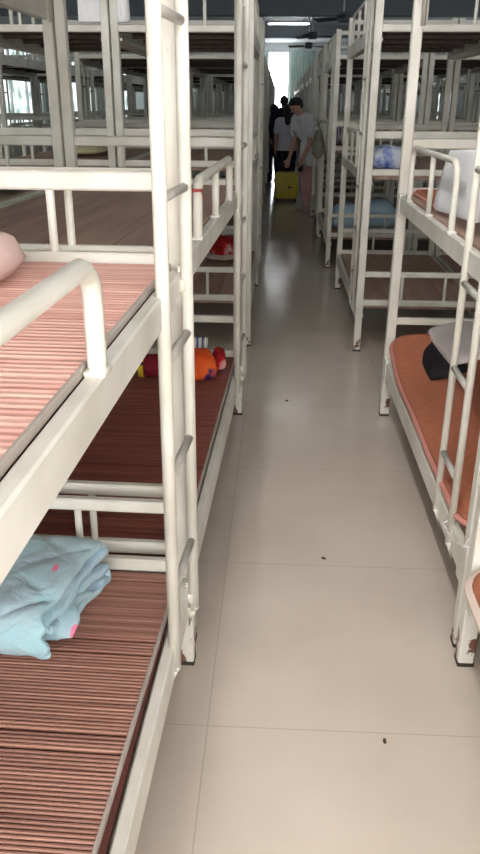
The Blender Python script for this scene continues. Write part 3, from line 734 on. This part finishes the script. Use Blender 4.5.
def hand(parts, wrist, dirn, side_v, r=.009, curl=.4):
    """palm, four unequal fingers with a knuckle bend and a thumb from the palm's side"""
    w = Vector(wrist); d = Vector(dirn).normalized(); s = Vector(side_v); s = (s-d*s.dot(d)).normalized(); nrm = d.cross(s)
    for k in (-1, 0, 1): parts.append((w+s*k*.018, w+d*.085+s*k*.024, .017, .014))
    for k, ln in zip((-1.5, -.5, .5, 1.5), (.062, .074, .07, .054)):
        a = w+d*.085+s*k*.019; m = a+(d*.9+nrm*curl*.6)*ln*.55; e = m+(d*.6+nrm*curl*1.6)*ln*.5
        parts += [(a, m, r, r*.95), (m, e, r*.95, r*.8)]
    a = w+d*.025+s*-.03; m = a+(d*.7-s*.75)*.04; e = m+(d*.95-s*.1+nrm*.2)*.035
    parts += [(a, m, r*1.25, r*1.1), (m, e, r*1.05, r*.85)]
def person(label, loc, rz, H, J, shirt, trousers, hair_long, shoes, sleeve=.5, hem=None, trouser_end=1.0, extra=None):
    """J: joints in metres for a body facing -y, x to the figure's left; built at its own height"""
    t = thing('person', label, 'person', loc, rz, None)
    V = {k: Vector(v) for k, v in J.items()}
    sk = []; up = (V['head']-V['neck']).normalized(); fw = V.get('face', Vector((0,-1,0))).normalized(); fw = (fw-up*fw.dot(up)).normalized(); sd = up.cross(fw)
    h = V['head']
    # skull, jaw, neck, face
    sk += [(V['neck']-up*.02, h-up*.05, .052, .056), (h+up*.02-fw*.012, h+up*.035+fw*.02, .082, .078), (h-up*.03+fw*.03, h-up*.065+fw*.045, .058, .036), (h+up*.004+fw*.09, h-up*.025+fw*.106, .009, .013)]
    for k in (-1, 1): sk += [(h+sd*k*.078-up*.0, h+sd*k*.083-up*.03-fw*.004, .014, .010)]
    sk += [(h-up*.055+fw*.076-sd*.018, h-up*.055+fw*.076+sd*.018, .009, .009)]
    hip, ch = V['pelvis'], V['chest']
    for k in (-1, 1):
        sk += [(hip+sd*k*.06*0+Vector((k*.06,0,0)), V['waist']+Vector((k*.045,0,0)), .105, .095), (V['waist']+Vector((k*.045,0,0)), ch+Vector((k*.07,0,0)), .095, .10), (ch+Vector((k*.07,0,0)), (V['shL' if k > 0 else 'shR']*.8+V['neck']*.2), .095, .06)]
        S = 'L' if k > 0 else 'R'
        sk += [(V['neck'], V['sh'+S], .05, .052), (V['sh'+S], V['el'+S], .05, .039), (V['el'+S], V['wr'+S], .038, .026)]
        hand(sk, V['wr'+S], V['wr'+S]-V['el'+S], Vector((0,k*-1.,0))+Vector((.3,0,0)))
        hp = hip+Vector((k*.088,0,-.02)); sk += [(hp, V['kn'+S], .088, .056), (V['kn'+S], V['an'+S], .056, .036)]
        toe = V['an'+S]+Vector((0,-.14,0)); sk += [(V['an'+S]+Vector((0,.02,-.035)), toe+Vector((0,0,-.05)), .034, .024)]
    body = blob('body', [M['skin'], M['eye']], sk, t, .0075, 3)
    em = MB()
    for k in (-1, 1): em.ball(h+sd*k*.032+up*.005+fw*.083, .012, .012, .010, 8, 6)
    em.build('eye', M['eye'], body, True)
    # hair
    hr = [(h+up*.035-fw*.022, h+up*.055+fw*.012, .093, .082), (h-fw*.045-up*.01, h-fw*.04+up*.03, .072, .08)]
    if hair_long: hr += [(h-fw*.06, V['neck']-fw*.075-up*.06, .075, .05), (h-fw*.02+sd*.06, h-fw*.03+sd*.06-up*.07, .04, .03), (h-fw*.02-sd*.06, h-fw*.03-sd*.06-up*.07, .04, .03)]
    blob('hair', M['hair'], hr, t, .01, 4)
    # shirt
    hz = hem if hem is not None else hip.z-.06; sh = []; g = .016
    for k in (-1, 1):
        S = 'L' if k > 0 else 'R'
        sh += [(Vector((hip.x+k*.07,hip.y,hz-.14)), V['waist']+Vector((k*.05,0,0)), .118+g, .108+g), (V['waist']+Vector((k*.05,0,0)), ch+Vector((k*.07,0,0)), .105+g, .10+g), (ch+Vector((k*.07,0,0)), V['sh'+S]*.8+V['neck']*.2, .095+g, .06+g),
               (V['neck']*.9+ch*.1, V['sh'+S], .05+g, .055+g), (V['sh'+S], V['sh'+S].lerp(V['el'+S], sleeve if sleeve <= 1 else 1), .055+g, .05+g)]
        if sleeve > 1: sh += [(V['el'+S], V['el'+S].lerp(V['wr'+S], sleeve-1), .042+g, .03+g)]
    blob('shirt', shirt, sh, t, .012, 4, [((0,0,hz), (0,0,-1)), (V['neck']+up*.03, up)])
    tr = []
    for k in (-1, 1):
        S = 'L' if k > 0 else 'R'; hp = hip+Vector((k*.085,0,-.02)); e = V['kn'+S].lerp(V['an'+S], trouser_end)
        tr += [(hip+Vector((k*.06,0,.05)), hp, .115, .11), (hp, V['kn'+S], .104, .076), (V['kn'+S], e, .076, .06)]
    blob('trousers', trousers, tr, t, .012, 4)
    for S in 'LR':
        a = V['an'+S]; blob('shoe', shoes, [(a+Vector((0,.025,-.045)), a+Vector((0,-.15,-.058)), .042, .032), (a+Vector((.01,-.1,-.058)), a+Vector((-.01,-.1,-.058)), .036, .036)], t, .01, 3, [((0,0,.001), (0,0,-1))])
    return t
def stand(H, lean=0., **kw):
    s = H/1.7
    J = dict(pelvis=(0,0,.92), waist=(0,-.01+lean*.1,1.08), chest=(0,.0-lean*.5,1.27), neck=(0,.01-lean*1.0,1.44), head=(0,-.01-lean*1.35,1.575),
             shL=(.175,.01-lean*.85,1.39), shR=(-.175,.01-lean*.85,1.39), elL=(.23,.03-lean*.8,1.11), elR=(-.23,.03-lean*.8,1.11), wrL=(.235,-.03-lean,.87), wrR=(-.235,-.03-lean,.87),
             knL=(.10,-.02,.49), knR=(-.10,-.02,.49), anL=(.10,.03,.085), anR=(-.10,.03,.085))
    J = {k: tuple(c*s for c in v) for k, v in J.items()}
    for k, v in kw.items(): J[k] = v
    for k in ('anL', 'anR'): x = J[k]; J[k] = (x[0], x[1], .088)
    return J
M['whitetee'] = cloth('white_printed_tee', [srgb(232, 230, 236), srgb(240, 238, 242), srgb(120, 110, 130)], 9, thr=[.3, .63, .67])
M['greytee'] = cloth('light_grey_tee', [srgb(206, 208, 222), srgb(222, 224, 234)], 4)
M['navy'] = cloth('dark_navy_cloth', [srgb(30, 32, 48), srgb(42, 44, 62)], 5)
M['pinktr'] = cloth('dusty_pink_cloth', [srgb(190, 150, 152), srgb(208, 170, 170)], 5)
M['charcoal'] = cloth('charcoal_cloth', [srgb(42, 44, 58), srgb(56, 58, 74)], 5)
M['shoe'] = plain('pale_shoe', srgb(170, 150, 146), .7)
# leaning person, facing across the aisle
J = stand(1.66, .20, wrR=(-.17,-.27,.78), elR=(-.21,-.16,1.02), wrL=(.18,-.25,.80), elL=(.23,-.15,1.04), face=(0,-.85,-.5))
A = person('person in white printed tee and dusty pink trousers leaning beside the yellow suitcase', (.46, 12.42, 0), -PI/2+.55, 1.66, J, M['whitetee'], M['pinktr'], False, M['shoe'], .62, .70)
bg = thing('handbag', 'small dark bag held by the leaning person', 'handbag', (.32, 12.26, .62))
mb = MB(); mb.ball((0,0,.07), .05, .09, .08); o = mb.build('bag_body', M['blackpl'], bg, True)
mb = MB(); mb.tube(crom([(0,-.06,.12), (0,-.03,.17), (0,.03,.17), (0,.06,.12)], 5), .007, 8); mb.build('strap', M['blackpl'], bg, True)
person('person seen from behind in pale grey tee and dark trousers, beyond the suitcase', (.13, 14.95, 0), PI, 1.55, stand(1.55), M['greytee'], M['navy'], True, M['blackpl'], .6)
person('tall person in dark clothes outlined against the far window', (.06, 16.9, 0), PI, 1.73, stand(1.73), M['charcoal'], M['navy'], False, M['blackpl'], 1.8)
person('person in dark long sleeves walking along the shaded bunks', (-.14, 17.45, 0), PI+.3, 1.56, stand(1.56), M['navy'], M['charcoal'], True, M['blackpl'], 1.8)

# ------------------------------------------------------------------ world, camera, view
w = bpy.data.worlds.new('World'); SC.world = w; w.use_nodes = True
w.node_tree.nodes['Background'].inputs[0].default_value = (.8, .88, 1, 1); w.node_tree.nodes['Background'].inputs[1].default_value = .6
f = 760.
def unit(px, py): return Vector((px-240, py-427, f)).normalized()
V_ = unit(228, 2220); Y_ = unit(281, 105); Y_ = (Y_-V_*Y_.dot(V_)).normalized(); Z_ = -V_; X_ = Y_.cross(Z_)
rows = [X_, Y_, Z_]
cam = bpy.data.cameras.new('camera'); co = bpy.data.objects.new('camera', cam); C.objects.link(co)
R = Matrix(((rows[0][0], -rows[0][1], -rows[0][2]), (rows[1][0], -rows[1][1], -rows[1][2]), (rows[2][0], -rows[2][1], -rows[2][2])))
co.matrix_world = Matrix.Translation((0,0,1.55)) @ R.to_4x4()
cam.sensor_fit = 'VERTICAL'; cam.sensor_height = 24; cam.lens = f/854*24; cam.clip_start = .02; cam.clip_end = 100
SC.camera = co
SC.view_settings.view_transform = 'Standard'; SC.view_settings.look = 'None'; SC.view_settings.gamma = 1; SC.view_settings.exposure = 0
SC.view_settings.use_curve_mapping = False
SC.cycles.use_denoising = True; SC.cycles.max_bounces = 8; SC.cycles.sample_clamp_indirect = 6
